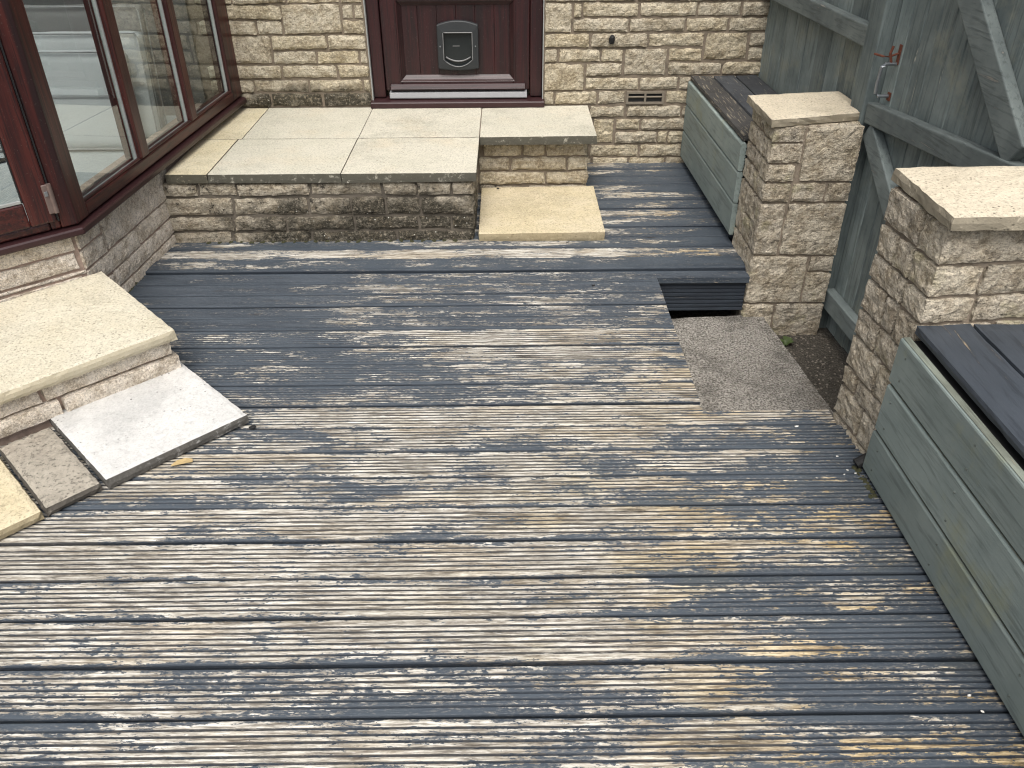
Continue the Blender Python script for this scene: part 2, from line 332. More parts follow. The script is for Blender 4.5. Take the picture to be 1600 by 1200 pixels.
def roughgeo(b,seed,amp=.008,res=.022,edge=.006,Mx=ID,fr=18.,skip=(),jit=.004,ptop=None):
    """rough cuboid: lattice surface pushed in and out by noise, arrises knocked back"""
    x0,x1,y0,y1,z0,z1=b; rnd=random.Random(seed)
    n=[max(2,min(44,int(round((b[2*i+1]-b[2*i])/res)))) for i in range(3)]
    sv=Vector((rnd.uniform(-90,90),rnd.uniform(-90,90),rnd.uniform(-90,90)))
    cj={}
    idx={}; V=[]; F=[]
    lo=Vector((x0,y0,z0)); sz=Vector((x1-x0,y1-y0,z1-z0))
    # gentle skew of the outline so stones are not perfect rectangles
    sk=[rnd.uniform(-jit,jit) for _ in range(6)]
    def vid(i,j,k):
        key=(i,j,k)
        if key in idx: return idx[key]
        a,bb,c=i/n[0],j/n[1],k/n[2]
        p=lo+Vector((sz.x*a,sz.y*bb,sz.z*c))
        p.x+=(c-.5)*sk[0]*(1 if a>.5 else -1); p.z+=(a-.5)*sk[1]+ (a-.5)*sk[2]*(1 if c>.5 else -1)
        nn=Vector(((i==n[0])-(i==0),(j==n[1])-(j==0),(k==n[2])-(k==0)))
        cnt=int(abs(nn.x)+abs(nn.y)+abs(nn.z)); nn.normalize()
        q=p*fr+sv
        dsp=noise.noise(q)*.75+noise.noise(q*2.3)*.45+noise.noise(q*5.1)*.22
        am=amp if cnt==1 else amp*.55
        p=p+nn*(dsp*am-(edge if cnt>1 else 0)*(1+.5*noise.noise(q*1.7+Vector((9,9,9)))))
        idx[key]=len(V); V.append(Mx@p); return idx[key]
    X,Y,Z=n
    for i in range(X):
        for j in range(Y):
            if 'b' not in skip: F.append((vid(i,j,0),vid(i,j+1,0),vid(i+1,j+1,0),vid(i+1,j,0)))
            if 't' not in skip: F.append((vid(i,j,Z),vid(i+1,j,Z),vid(i+1,j+1,Z),vid(i,j+1,Z)))
    for i in range(X):
        for k in range(Z):
            if 'f' not in skip: F.append((vid(i,0,k),vid(i+1,0,k),vid(i+1,0,k+1),vid(i,0,k+1)))
            if 'k' not in skip: F.append((vid(i,Y,k),vid(i,Y,k+1),vid(i+1,Y,k+1),vid(i+1,Y,k)))
    for j in range(Y):
        for k in range(Z):
            if 'l' not in skip: F.append((vid(0,j,k),vid(0,j,k+1),vid(0,j+1,k+1),vid(0,j+1,k)))
            if 'r' not in skip: F.append((vid(X,j,k),vid(X,j+1,k),vid(X,j+1,k+1),vid(X,j,k+1)))
    return V,F
SEED=[7]
def stone(b,mat,parent,Mx=ID,name='stone',**k):
    SEED[0]+=1
    v,f=roughgeo(b,SEED[0],Mx=Mx,**k); return mk(name,v,f,mat,parent,smooth=k.get('amp',.008)<.004)
def slab(name,b,mat,parent=None,Mx=ID,amp=.0026,res=.016,edge=.003):
    SEED[0]+=1
    v,f=roughgeo(b,SEED[0],amp,res,edge,Mx,fr=34.,jit=.004); return mk(name,v,f,mat,parent,smooth=False)
def tube(pts,r,n=8):
    V,F=[],[]; P=[Vector(p) for p in pts]
    for i,p in enumerate(P):
        t=(P[min(i+1,len(P)-1)]-P[max(i-1,0)]).normalized(); a=t.orthogonal().normalized(); c=t.cross(a)
        for k in range(n):
            an=2*math.pi*k/n; V.append(p+(a*math.cos(an)+c*math.sin(an))*r)
    for i in range(len(P)-1):
        for k in range(n): F.append((i*n+k,i*n+(k+1)%n,(i+1)*n+(k+1)%n,(i+1)*n+k))
    F.append(tuple(range(n))[::-1]); F.append(tuple(range((len(P)-1)*n,len(P)*n))); return V,F
def prism(poly,a,bv,fn):
    """extrude 2-D polygon between a and bv; fn(p,q,t)->Vector"""
    n=len(poly); V=[fn(p,q,a) for p,q in poly]+[fn(p,q,bv) for p,q in poly]
    F=[tuple(range(n))[::-1],tuple(range(n,2*n))]+[(i,(i+1)%n,n+(i+1)%n,n+i) for i in range(n)]
    return V,F

# ================================================================ SETTING
v,f=boxgeo(-60,60,-60,60,-.62,-.30)
tag(mk('ground',v,f,M['gravel']),kind='structure')

# ---------------------------------------------------------------- deck
deck=empty('deck',(0,1.5,0),'weathered timber deck of grooved planks with flaking slate blue paint',None,kind='structure')
def plank(y0,y1,x0,x1,wear,grooved=True,cuts=None,seed=0,th=.028,dz=0.):
    """cuts: list of (xa,xb,ya,yb) pieces making up one board"""
    rnd=random.Random(seed*13+5); wdt=y1-y0; g=.0033
    pr=[(0,-th,1),(0,-.005,.9),(.002,-.0012,.4),(.0045,0,0)]
    flat=.0150
    if grooved:
        ng=6; a=flat; bnd=wdt-2*g-flat; pit=(bnd-a)/ng
        for i in range(ng):
            c=a+pit*(i+.5); gw=.0029
            pr+=[(c-gw-.0016,0,0),(c-gw,-.0012,.5),(c-gw*.45,-.0038,1),(c+gw*.45,-.0038,1),(c+gw,-.0012,.5),(c+gw+.0016,0,0)]
    else:
        for i in range(1,8): pr.append((wdt*i/8,0,0))
    pr+=[(wdt-2*g-.0045,0,0),(wdt-2*g-.002,-.0012,.4),(wdt-2*g,-.005,.9),(wdt-2*g,-th,1)]
    V=[];F=[];A=[];RM=[];ENDS=[]
    tilt=rnd.uniform(-.0022,.0022); s=rnd.uniform(0,99)
    for (xa,xb,ya,yb) in (cuts or [(x0,x1,y0,y1)]):
        P=[(p+y0+g,z,q) for p,z,q in pr]
        if ya>y0+.001 or yb<y1-.001:
            P=[p for p in P if ya-1e-6<=p[0]<=yb+1e-6]
            if ya>y0+.001: P=[(ya,-th,0),(ya,-.003,.4)]+[(max(p[0],ya+.001),p[1],p[2]) for p in P]
            if yb<y1-.001: P=[p for p in P if p[0]<yb-.001]+[(yb,-.003,.4),(yb,-th,0)]
        nx=max(2,int((xb-xa)/.05)); base=len(V); m=len(P)
        for i in range(nx+1):
            x=xa+(xb-xa)*i/nx
            wy=noise.noise(Vector((x*1.1,s,y0)))*.0032; wz=noise.noise(Vector((x*.9,s+7,y0)))*.0022
            for (py,pz,q) in P:
                jz=noise.noise(Vector((x*9,py*160,s)))*.0006 if pz>-.01 else 0
                V.append((x,py+wy,pz+wz+jz+dz+tilt*(py-y0)/wdt)); A.append(q); RM.append(1. if (py-y0<.019 or y1-py<.019) else 0.)
        for i in range(nx):
            for j in range(m-1):
                a=base+i*m+j; F.append((a,a+m,a+m+1,a+1))
            F.append((base+i*m+m-1,base+(i+1)*m+m-1,base+(i+1)*m,base+i*m))
        F.append(tuple(base+j for j in range(m))); F.append(tuple(base+nx*m+j for j in range(m))[::-1]); ENDS+=[len(F)-2,len(F)-1]
    mi=[0]*len(F)
    for e in ENDS: mi[e]=1
    o=mk('plank',V,F,M['deck'],deck,attrs={'groove':A,'rim':RM},mats=[M['sawn']],midx=mi); o['wear']=float(wear); return o
ys=[1.073,1.208,1.343,1.471,1.605,1.737,1.868,1.99,2.115,2.24,2.364,2.497,2.622,2.746,2.842,2.94,3.04,3.14,3.245,3.369,3.486,3.605]
y=1.073
while y>-.8: y-=.131; ys.insert(0,y)
while ys[-1]<4.6: ys.append(ys[-1]+.118)
wr=random.Random(4)
for i in range(len(ys)-1):
    y0,y1=ys[i],ys[i+1]; ym=(y0+y1)/2; cuts=None; we=wr.uniform(-.085,.075); gr=y0<3.2
    XL=-3.4
    if y1<=2.12: rngx=(XL,1.12)
    elif y0<2.2: rngx=(XL,1.05); cuts=[(XL,.636,y0,y1),(.636,1.05,y0,2.2)]
    elif y1<=3.141: rngx=(XL,.636)
    elif y0<3.178: rngx=(XL,1.035); cuts=[(XL,.636,y0,y1),(.636,1.035,3.176,y1)]
    elif y0<3.5: rngx=(XL if y0<3.4 else -1.75,1.035)
    else: rngx=(-.25,1.36)
    if 3.36<y0<3.38: we=.17
    if 3.48<y0<3.49: we=.02
    if 3.24<y0<3.25: we=-.03
    if 3.13<y0<3.15: we=-.04
    if y0>3.6: we=-.02+wr.uniform(-.03,.03)
    plank(y0,y1,*rngx,we,gr,cuts,i,dz=(.012 if 3.24<y0<3.25 else .004 if y0>3.3 else 0)+wr.uniform(-.0012,.0012))
# fascia board under the notch nosing, reeded side out
pf=[(3.196,-.03),(3.196,-.176),(3.216,-.176),(3.216,-.03)]
pr=[]; z=-.176; pr.append((3.216,-.03)); pr.append((3.216,-.176))
for i in range(8):
    zz=-.172+i*.018
    pr+=[(3.196,zz),(3.196,zz+.010),(3.2015,zz+.012),(3.2015,zz+.016)]
pr.append((3.196,-.03))
v,f=prism(pr,.60,1.03,lambda p,q,t:Vector((t,p,q)))
mk('fascia_board',v,f,M['fascia'],deck)
# side joist closing the deck along the notch
box('joist',(.596,.628,2.2,3.17,-.28,-.031),M['fascia'],deck)
box('joist',(.60,1.05,2.155,2.187,-.28,-.031),M['fascia'],deck)

# ---------------------------------------------------------------- sunk landing
Ml=frame((1.130,3.222,0),R(5.4))
slab('landing_slab',(-.80,0,-1.0,0,-.252,-.2),M['concrete'],None,Ml,amp=.003,res=.04,edge=.006)
tag(bpy.data.objects['landing_slab'],'speckled grey concrete slab sunk in the notch of the deck','slab')

# ================================================================ HOUSE WALL
WY=4.665
house=empty('house',(0,WY,0),'house wall of buff rock faced stone with dark red back door','house')
wall=box('wall',(-4.2,-.745,WY-.004,WY+.25,-.4,2.75),M['mortar'],house,bevel=0)
wall_r=box('wall',(.198,1.7,WY-.004,WY+.25,-.4,2.75),M['mortar'],house,bevel=0)
box('wall',(-.745,.198,WY-.004,WY+.25,2.14,2.75),M['mortar'],house,bevel=0)
box('wall',(-.745,.198,WY+.12,WY+.25,-.4,2.14),M['mortar'],house,bevel=0)
rows=[(.788,.855),(.713,.779),(.637,.704),(.562,.627),(.490,.554),(.415,.480),(.339,.407),(.267,.326),(.195,.255),(.119,.183),(.042,.110),(-.03,.035)]
SL={0:[(-1.478,-1.179),(-.859,-.803),(-.798,-.750)],1:[(-1.62,-1.322),(-1.315,-1.183),(-.865,-.750)],2:[(-1.252,-.96),(-.951,-.750)],
3:[(-1.254,-1.024),(-1.019,-.797),(-.789,-.750)],4:[(-1.62,-1.225),(-1.216,-.924),(-.915,-.750)],5:[(-1.62,-1.392),(-1.383,-1.088),(-1.08,-.793),(-.786,-.750)],6:[(-1.62,-1.308),(-1.302,-1.025),(-1.013,-.750)]}
SR={0:[(.352,.393),(.401,.692),(.701,.998),(1.006,1.228),(1.237,1.5)],1:[(.351,.645),(.651,.945),(.95,1.171),(1.179,1.5)],2:[(.203,.442),(.451,.75),(.757,1.054),(1.297,1.5)],
3:[(.203,.272),(.282,.503),(.51,.625),(.872,1.052),(1.299,1.5)],4:[(.429,.626),(.874,1.166),(1.174,1.5)],5:[(.430,.722),(.729,.937),(.945,1.2),(1.21,1.5)],
6:[(.205,.258),(.264,.495),(.503,.652),(.88,1.1),(1.11,1.4)],7:[(.25,.455),(.462,.654),(.669,.971),(.977,1.2),(1.21,1.5)],8:[(.3,.477),(.61,.747),(.755,1.021),(1.03,1.3)],
9:[(.3,.477),(.609,.849),(.855,.907),(.913,1.2)],10:[(.2,.465),(.473,.749),(.761,.995),(1.001,1.3)],11:[(.2,.48),(.488,.692),(.698,.905),(.912,1.2)]}
BIG=[(-1.177,-.869,.716,.857),(-1.53,-1.262,.565,.706),(.203,.344,.712,.855),(1.062,1.289,.568,.705),(.635,.863,.491,.628),(.203,.419,.415,.552),(.486,.601,.121,.256)]
def wstone(a,b,z0,z1,par):
    pd=random.Random(int(a*9999)).uniform(.012,.022)
    stone((a,b,WY-pd,WY+.05,z0,z1),M['wall'],par,amp=.0095,res=.017,edge=.0065,skip='k',fr=21.)
for T,par in ((SL,wall),(SR,wall_r)):
    for r,xs in T.items():
        for a,b in xs: wstone(a,b,*rows[r],par)
for a,b,z0,z1 in BIG: wstone(a,b,z0,z1,wall if a<0 else wall_r)
# next two courses, just at the frame's top edge
rs=random.Random(21)
def course(xa,xb,z0,z1,par,collect=None):
    x=xa
    while x<xb-.04:
        b=min(x+rs.choice((.14,.2,.24,.28,.3)),xb)
        if xb-b<.07: b=xb
        if collect is None: wstone(x,b-.008,z0,z1,par)
        else:
            SEED[0]+=1; collect.append(roughgeo((x,b-.008,WY-.017,WY+.05,z0,z1),SEED[0],.009,.045,.006,skip='k'))
        x=b
for k in range(3):
    z0=.863+k*.0745
    course(-1.62,-.745,z0,z0+.066,wall); course(.203,1.5,z0,z0+.066,wall_r)
up=[]; up2=[]
z0=.863+3*.0745
while z0<2.65:
    course(-1.62,-.745,z0,z0+.066,None,up); course(.203,1.66,z0,z0+.066,None,up2)
    if z0>2.13: course(-.745,.203,z0,z0+.066,None,up)
    z0+=.0745
v,f=join(up); tag(mk('stone',v,f,M['wall'],wall),kind='stuff')
v,f=join(up2); tag(mk('stone',v,f,M['wall'],wall_r),kind='stuff')
# air vent
vent=empty('air_vent',(.764,WY,.339),parent=house)
vx0,vx1,vz0,vz1=.660,.868,.337,.405
fr_=[boxgeo(vx0,vx1,WY-.016,WY+.03,vz0,vz0+.011),boxgeo(vx0,vx1,WY-.016,WY+.03,vz1-.011,vz1),boxgeo(vx0,vx0+.011,WY-.0155,WY+.03,vz0+.011,vz1-.011),boxgeo(vx1-.011,vx1,WY-.0155,WY+.03,vz0+.011,vz1-.011),boxgeo(.759,.770,WY-.0155,WY+.03,vz0+.011,vz1-.011)]
v,f=join(fr_); mk('vent_frame',v,f,M['vent'],vent)
for z in (.371,):
    for a,b in ((vx0+.012,.758),(.771,vx1-.012)):
        Mx=Matrix.Translation((0,WY-.004,z))@Matrix.Rotation(R(-35),4,'X')
        v,f=boxgeo(a,b,-.011,.012,-.0035,.0035,Mx); mk('louvre',v,f,M['vent'],vent)
box('slot_shade',(vx0+.005,vx1-.005,WY-.0045,WY+.012,vz0+.005,vz1-.005),M['black'],vent,bevel=0)  # black plate stands for the deep shade inside the vent slots

# ---------------------------------------------------------------- back door
door=empty('door',(-.27,WY,.337),parent=house)
yf=WY+.015
def bx(name,b,mat,par,bev=.003,Mx=ID): return box(name,b,mat,par,Mx,bev)
bx('door_frame',(-.738,-.672,yf,yf+.07,.375,2.13),M['mahd'],door,.006)
bx('door_frame',(.127,.193,yf,yf+.07,.375,2.13),M['mahd'],door,.006)
bx('door_frame',(-.671,.126,yf,yf+.07,2.06,2.13),M['mahdx'],door,.006)
bx('sealant_bead',(-.7445,-.7385,WY-.010,WY+.05,.34,2.13),M['spacer'],door,.001)
bx('sealant_bead',(.1935,.1985,WY-.010,WY+.05,.34,2.13),M['spacer'],door,.001)
# leaf: stiles and rails round two sunk panels
yl=yf+.012
bx('stile',(-.668,-.578,yl,yl+.055,.411,2.055),M['mahd'],door,.004)
bx('stile',(.036,.123,yl,yl+.055,.411,2.055),M['mahd'],door,.004)
bx('bottom_rail',(-.577,.035,yl,yl+.055,.412,.467),M['mahdx'],door,.004)
bx('middle_rail',(-.577,.035,yl,yl+.055,.862,.96),M['mahdx'],door,.004)
bx('top_rail',(-.577,.035,yl,yl+.055,1.95,2.055),M['mahdx'],door,.004)
px=[-.577,-.475,-.372,-.270,-.168,-.066,.035]
for a,b in zip(px[:-1],px[1:]): bx('panel_board',(a+.0004,b-.0004,yl+.024,yl+.05,.468,.861),M['mahd'],door,.0015)
bx('upper_panel',(-.577,.035,yl+.024,yl+.05,.961,1.949),M['mahd'],door)
# mitred moulding round the lower panel
def mould(x0,x1,z0,z1,wd=.030):
    o=[(x0,z0),(x1,z0),(x1,z1),(x0,z1)]; i=[(x0+wd,z0+wd),(x1-wd,z0+wd),(x1-wd,z1-wd),(x0+wd,z1-wd)]
    for k in range(4):
        a,b=o[k],o[(k+1)%4]; c,d_=i[(k+1)%4],i[k]
        ya,yb=yl-.003,yl+.0235
        V=[(a[0],ya,a[1]),(b[0],ya,b[1]),(c[0],yb,c[1]),(d_[0],yb,d_[1]),(a[0],yl+.03,a[1]),(b[0],yl+.03,b[1]),(c[0],yl+.03,c[1]),(d_[0],yl+.03,d_[1])]
        mk('moulding',V,[(0,1,2,3),(4,7,6,5),(0,4,5,1),(1,5,6,2),(2,6,7,3),(3,7,4,0)],M['mahdx'] if k%2==0 else M['mahd'],door,bevel=.002)
mould(-.590,.048,.455,.874,.034)
v,f=prism([(yl,.414),(yl-.030,.417),(yl-.034,.425),(yl-.010,.446),(yl,.448)],-.640,.100,lambda p,q,t:Vector((t,p,q)))
mk('weather_bar',v,f,M['mahdx'],door,bevel=.002)
v,f=prism([(yl+.03,.374),(yl-.034,.374),(yl-.036,.380),(yl-.030,.405),(yl+.0,.409),(yl+.03,.409)],-.648,.110,lambda p,q,t:Vector((t,p,q)))
mk('threshold_strip',v,f,M['silver'],door,bevel=.0015)
v,f=prism([(WY+.07,.333),(WY-.050,.333),(WY-.050,.360),(WY-.044,.366),(WY+.07,.374)],-.752,.206,lambda p,q,t:Vector((t,p,q)))
mk('door_sill',v,f,M['sill'],door,bevel=.003)
# cat flap
cf=empty('cat_flap',(-.263,yl,.514),parent=house)
yc=yl+.024
def flapout(x0,x1,z0,z1,bow,n=10,low=0.):
    P=[]
    for i in range(n+1):
        t=i/n; P.append((x1+(x0-x1)*t,z1-bow*(2*t-1)**2))
    for i in range(n+1):
        t=i/n; P.append((x0+(x1-x0)*t,z0+low*(2*t-1)**2))
    return P
outer=flapout(-.374,-.152,.514,.768,.022,10,.010); inner=flapout(-.340,-.186,.536,.708,.0,10,.035)
n=len(outer)
V=[(p,yc-.026,q) for p,q in outer]+[(p,yc-.030,q) for p,q in inner]+[(p,yc,q) for p,q in outer]+[(p,yc-.004,q) for p,q in inner]
F=[]
for i in range(n):
    j=(i+1)%n; F+= [(i,j,n+j,n+i),(i,2*n+i,2*n+j,j),(n+i,n+j,3*n+j,3*n+i)]
mk('flap_frame',V,[q[::-1] for q in F],M['plastic'],cf,bevel=.005)
v,f=prism(flapout(-.340,-.186,.536,.708,0,10,.035),yc-.006,yc-.001,lambda p,q,t:Vector((p,t,q))); mk('flap',v,f,M['flap'],cf)
P=flapout(-.341,-.185,.535,.709,0,10,.036); v,f=tube([(p,yc-.031,q) for p,q in P+P[:1]],.0022,6); mk('flap_rim',v,f,M['flaprim'],cf)
P=[(-.330+ .134*t,yc-.012,.560+.022*(2*t-1)**2) for t in [i/10 for i in range(11)]]; v,f=tube(P,.004,6); mk('flap_grip',v,f,M['flaprim'],cf)
for x in (-.358,-.168):
    v,f=tube([(x,yc-.034,.640),(x,yc-.02,.640)],.004,8); mk('screw',v,f,M['steel'],cf)
bx('flap_mark',(-.292,-.255,yc-.0075,yc-.0065,.636,.639),M['flaprim'],cf,0)
# dark snail-sized lump on the wall
v,f=roughgeo((.545,.575,WY-.045,WY-.01,.655,.700),91,.006,.01,.006); tag(mk('wall_lump',v,f,M['black'],house))

# ================================================================ RAISED PLATFORM
plat=empty('raised_platform',(-.8,4.1,0),'raised stone platform with cream paving slabs below the back door','platform')
PF=3.592
pw=box('front_wall',(-1.66,-.172,PF,4.66,-.3,.283),M['mortar_plat'],plat,bevel=0)
pw2=box('step_wall',(-.1715,.398,4.185,4.66,-.3,.283),M['mortar'],plat,bevel=0)
PT=[((.224,.284),[(-1.66,-1.404),(-1.40,-1.228),(-1.223,-.899),(-.893,-.571),(-.565,-.416),(-.411,-.257),(-.252,-.154)]),
((.131,.214),[(-1.66,-1.261),(-1.255,-.915),(-.909,-.72),(-.714,-.564),(-.558,-.403),(-.397,-.156)]),
((.056,.122),[(-1.66,-1.273),(-1.267,-1.031),(-1.025,-.715),(-.709,-.418),(-.412,-.265),(-.259,-.158)]),
((-.03,.048),[(-1.66,-1.29),(-1.284,-.922),(-.916,-.523),(-.517,-.161)])]
for (z0,z1),xs in PT:
    for k,(a,b) in enumerate(xs):
        last=k==len(xs)-1
        stone((a,b,PF-random.Random(int(a*7777)).uniform(.008,.02),PF+.1,z0,z1),M['plat'],pw,amp=.010,res=.018,edge=.007,skip='k',fr=19.)
for z0,z1 in ((.224,.284),(.131,.214),(.056,.122),(-.03,.048)):     # return side
    y=PF+.105
    while y<4.16:
        b=min(y+random.Random(int(y*991+z0*77)).uniform(.16,.28),4.18); stone((-.25,-.156,y,b-.008,z0,z1),M['plat'],pw,amp=.007,skip='l'); y=b
for (z0,z1),xs in (((.204,.275),[(-.124,.072),(.079,.192),(.199,.412)]),((.130,.197),[(-.15,.011),(.02,.304),(.311,.418)]),((.055,.121),[(-.15,.195),(.202,.418)]),((-.03,.047),[(-.15,.1),(.108,.418)])):
    for k,(a,b) in enumerate(xs):
        stone((a,b,4.17,4.30,z0,z1),M['plat' if z0<.05 else 'wall'],pw2,amp=.010,res=.018,edge=.007,skip='k',fr=19.)
for z0,z1 in ((.204,.275),(.130,.197),(.055,.121),(-.03,.047)):
    stone((.30,.416,4.305,4.46,z0,z1),M['wall'],pw2,amp=.008,skip='l'); stone((.30,.416,4.47,4.65,z0,z1),M['wall'],pw2,amp=.008,skip='l')
ST,SB=.333,.289
box('joint_bed',(-1.5,-.16,3.60,4.65,.29,.3255),M['mortar_dark'],plat,bevel=0)
box('joint_bed',(-.1595,.43,4.13,4.65,.29,.3255),M['mortar_dark'],plat,bevel=0)
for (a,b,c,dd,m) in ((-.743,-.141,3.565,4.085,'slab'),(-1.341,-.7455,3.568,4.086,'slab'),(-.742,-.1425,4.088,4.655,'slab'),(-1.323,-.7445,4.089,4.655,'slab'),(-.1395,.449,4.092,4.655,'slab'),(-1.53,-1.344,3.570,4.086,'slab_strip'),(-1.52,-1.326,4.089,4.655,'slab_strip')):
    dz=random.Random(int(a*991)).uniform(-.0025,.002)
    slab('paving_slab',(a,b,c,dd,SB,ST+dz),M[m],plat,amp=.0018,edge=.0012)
# loose yellow step slab
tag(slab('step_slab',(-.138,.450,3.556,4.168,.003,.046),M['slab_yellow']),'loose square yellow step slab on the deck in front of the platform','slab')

# ================================================================ CONSERVATORY
cons=empty('conservatory',(-1.9,3.6,0),'conservatory bay with mahogany frames on a low pale stone wall','conservatory')
# wall faces: side face runs back to the house, front face swings left at 45 degrees
A=Vector((-1.610,2.855,0)); Bk=Vector((-1.490,4.66,0))
sd_=(Bk-A); aS=math.atan2(sd_.y,sd_.x); LS=sd_.length
# local x = along wall from corner, local y = INTO the building (positive), so outward is -y
MS=Matrix.Translation(A)@Matrix(((math.cos(aS),-math.sin(aS),0,0),(math.sin(aS),math.cos(aS),0,0),(0,0,1,0),(0,0,0,1)))
aF=aS+R(180)-R(45)+R(180)      # heading along the front face from its far left end to the corner
uF=Vector((-math.cos(R(41.2)),-math.sin(R(41.2)),0)); LF=1.25
C0=A+uF*LF
aF=math.atan2(-uF.y,-uF.x)
MF=frame(C0,aF)                # x from left end to the corner, y into the building
C1=C0+Vector((-1.8,.12,0)); aG=math.atan2(-.12,1.8); MG=frame(C1,aG); LG=(C0-C1).length
dw=box('dwarf_wall',(.0,LS,.006,.22,-.3,.365),M['mortar_pink'],cons,MS,bevel=0)
dwf=box('dwarf_wall',(0,LF-.004,.006,.2,-.3,.3645),M['mortar_pink'],cons,MF,bevel=0)
dwg=box('dwarf_wall',(0,LG,.006,.2,-.3,.364),M['mortar_pink'],cons,MG,bevel=0)
SR_=[((-.05,.040),[(.0,.30),(.307,.75),(.757,1.0)]),((.048,.118),[(.0,.165),(.172,.62),(.63,.80)]),((.126,.203),[(.0,.42),(.428,.80)]),((.211,.284),[(.0,.17)]),((.292,.362),[(.0,.165)])]
for (z0,z1),xs in SR_:
    for a,b in xs: stone((a,b,-.006,.1,z0,z1),M['bay'],dw,MS,amp=.0055,res=.022,edge=.004,skip='k')
stone((.178,.80,-.007,.1,.211,.362),M['bay'],dw,MS,amp=.0055,res=.024,edge=.004,skip='k')
for (z0,z1),xs in (((.198,.214),[(0.1,LF)]),((.221,.288),[(.0,.28),(.288,LF-.02)]),((.296,.362),[(.0,.42),(.428,LF-.015)]),((.11,.19),[(.0,.6),(.61,LF-.02)]),((.02,.10),[(0,.5),(.51,LF-.02)])):
    for a,b in xs: stone((a,b,-.006 if z1-z0>.03 else -.001,.1,z0,z1),M['bay'],dwf,MF,amp=.0055,res=.024,edge=.004,skip='k')
for z0,z1 in ((.02,.10),(.108,.19),(.198,.276),(.284,.362)):
    for a in (0,.46,.92,1.38): stone((a,a+.45,-.006,.1,z0,z1),M['bay'],dwg,MG,amp=.0055,res=.03,edge=.004,skip='k')
# sill: nosing profile, mitred at the corner
def wallpts(off,z):
    """corner polyline of the bay offset outward by off"""
    nS=Vector((math.sin(aS),-math.cos(aS),0)); nF=Vector((math.sin(aF),-math.cos(aF),0)); nG=Vector((math.sin(aG),-math.cos(aG),0))
    def mitre(P,n1,n2):
        m=(n1+n2).normalized(); return P+m*(off/m.dot(n1))
    return [C1+nG*off+Vector((0,0,z)),mitre(C0,nG,nF)+Vector((0,0,z)),mitre(A,nF,nS)+Vector((0,0,z)),Bk+nS*off+Vector((0,0,z))]
def sweep(prof,i0,i1):
    n=len(prof); L=[wallpts(o,z) for o,z in prof]; V=[];F=[]
    for k in range(i0,i1+1): V+=[L[j][k] for j in range(n)]
    m=i1-i0+1
    for k in range(m-1):
        for j in range(n): F.append((k*n+j,k*n+(j+1)%n,(k+1)*n+(j+1)%n,(k+1)*n+j))
    F.append(tuple(range(n))[::-1]); F.append(tuple(range((m-1)*n,m*n))); return V,[q[::-1] for q in F]
for i in (0,1,2):
    v,f=sweep([(-.12,.366),(.052,.366),(.055,.372),(.055,.388),(.049,.393),(.012,.400),(-.12,.404)],i,i+1)
    mk('sill',v,f,M['sill'],cons,bevel=.002)
def bar(name,a,b,y0,y1,z0,z1,Mx,mat,par=None,bev=.006): return box(name,(a,b,y0,y1,z0,z1),mat,par or cons,Mx,bev)
FY0,FY1=-.035,.040; TOPZ=2.12
# side face: rails and mullions
bar('bottom_rail',.068,LS-.03,FY0,FY1,.404,.452,MS,M['mahy'])
bar('top_rail',.068,LS-.03,FY0,FY1,TOPZ-.07,TOPZ,MS,M['mahy'])
mull=[(.0,.068),(.557,.638),(1.106,1.182),(1.656,LS-.005)]
for k,(a,b) in enumerate(mull):
    if k==0: continue
    bar('mullion',a,b,FY0-.001,FY1+.001,.452 if 0<k<3 else .404,TOPZ-.07,MS,M['mah'],bev=.010)
for (a,b) in ((.068,.557),(.638,1.106),(1.182,1.656)):
    g=bar('pane',a-.004,b+.004,-.010,-.004,.448,TOPZ-.066,MS,M['glass'],bev=0)
    for q in ((a,a+.005,-.014,.0,.456,TOPZ-.072),(b-.007,b,-.016,.0,.456,TOPZ-.072),(a,b,-.014,.0,.452,.456)):
        bar('glazing_seal',*q,MS,M['spacer'],g,0)
    bar('glazing_bead',a+.001,b-.001,-.030,-.0145,.452,.463,MS,M['mahy'],g,.004)
# corner post filling the 45 degree turn
nS=Vector((math.sin(aS),-math.cos(aS),0)); nF=Vector((math.sin(aF),-math.cos(aF),0))
uS=Vector((math.cos(aS),math.sin(aS),0)); m_=(nS+nF).normalized()
poly=[A+m_*.040,A+uS*.067+nS*.036,A+uS*.067-nS*.04,A-m_*.05,A+uF*.040-nF*.04,A+uF*.040+nF*.036]
v=[p+Vector((0,0,.404)) for p in poly]+[p+Vector((0,0,TOPZ)) for p in poly]; n=6
mk('corner_post',v,[tuple(range(n)),tuple(range(n,2*n))[::-1]]+[(i,n+i,n+(i+1)%n,(i+1)%n) for i in range(n)],M['mah'],cons,bevel=.004)
# front face: glazed door leaf in a frame
bar('door_frame_post',LF-.075,LF-.041,FY0,FY1,.404,TOPZ,MF,M['mah'])
bar('door_frame_post',.0,.06,FY0,FY1,.404,TOPZ,MF,M['mah'])
bar('threshold',.061,LF-.076,FY0+.001,FY1,.404,.432,MF,M['mahx'])
dl=empty('glazed_door',MF@Vector((LF/2,0,.436)),parent=cons)
dx0,dx1=.066,LF-.050
DY0,DY1=-.052,-.036
bar('stile',dx1-.088,dx1,DY0,DY1,.436,TOPZ-.02,MF,M['mah'],dl,.010)
bar('stile',dx0,dx0+.110,DY0,DY1,.436,TOPZ-.02,MF,M['mah'],dl,.010)
bar('door_rail',dx0+.111,dx1-.089,DY0+.001,DY1,.436,.525,MF,M['mahx'],dl,.010)
bar('door_rail',dx0+.111,dx1-.089,DY0+.001,DY1,TOPZ-.13,TOPZ-.02,MF,M['mahx'],dl,.010)
g=bar('door_pane',dx0+.105,dx1-.083,-.043,-.039,.520,TOPZ-.128,MF,M['glass'],dl,0)
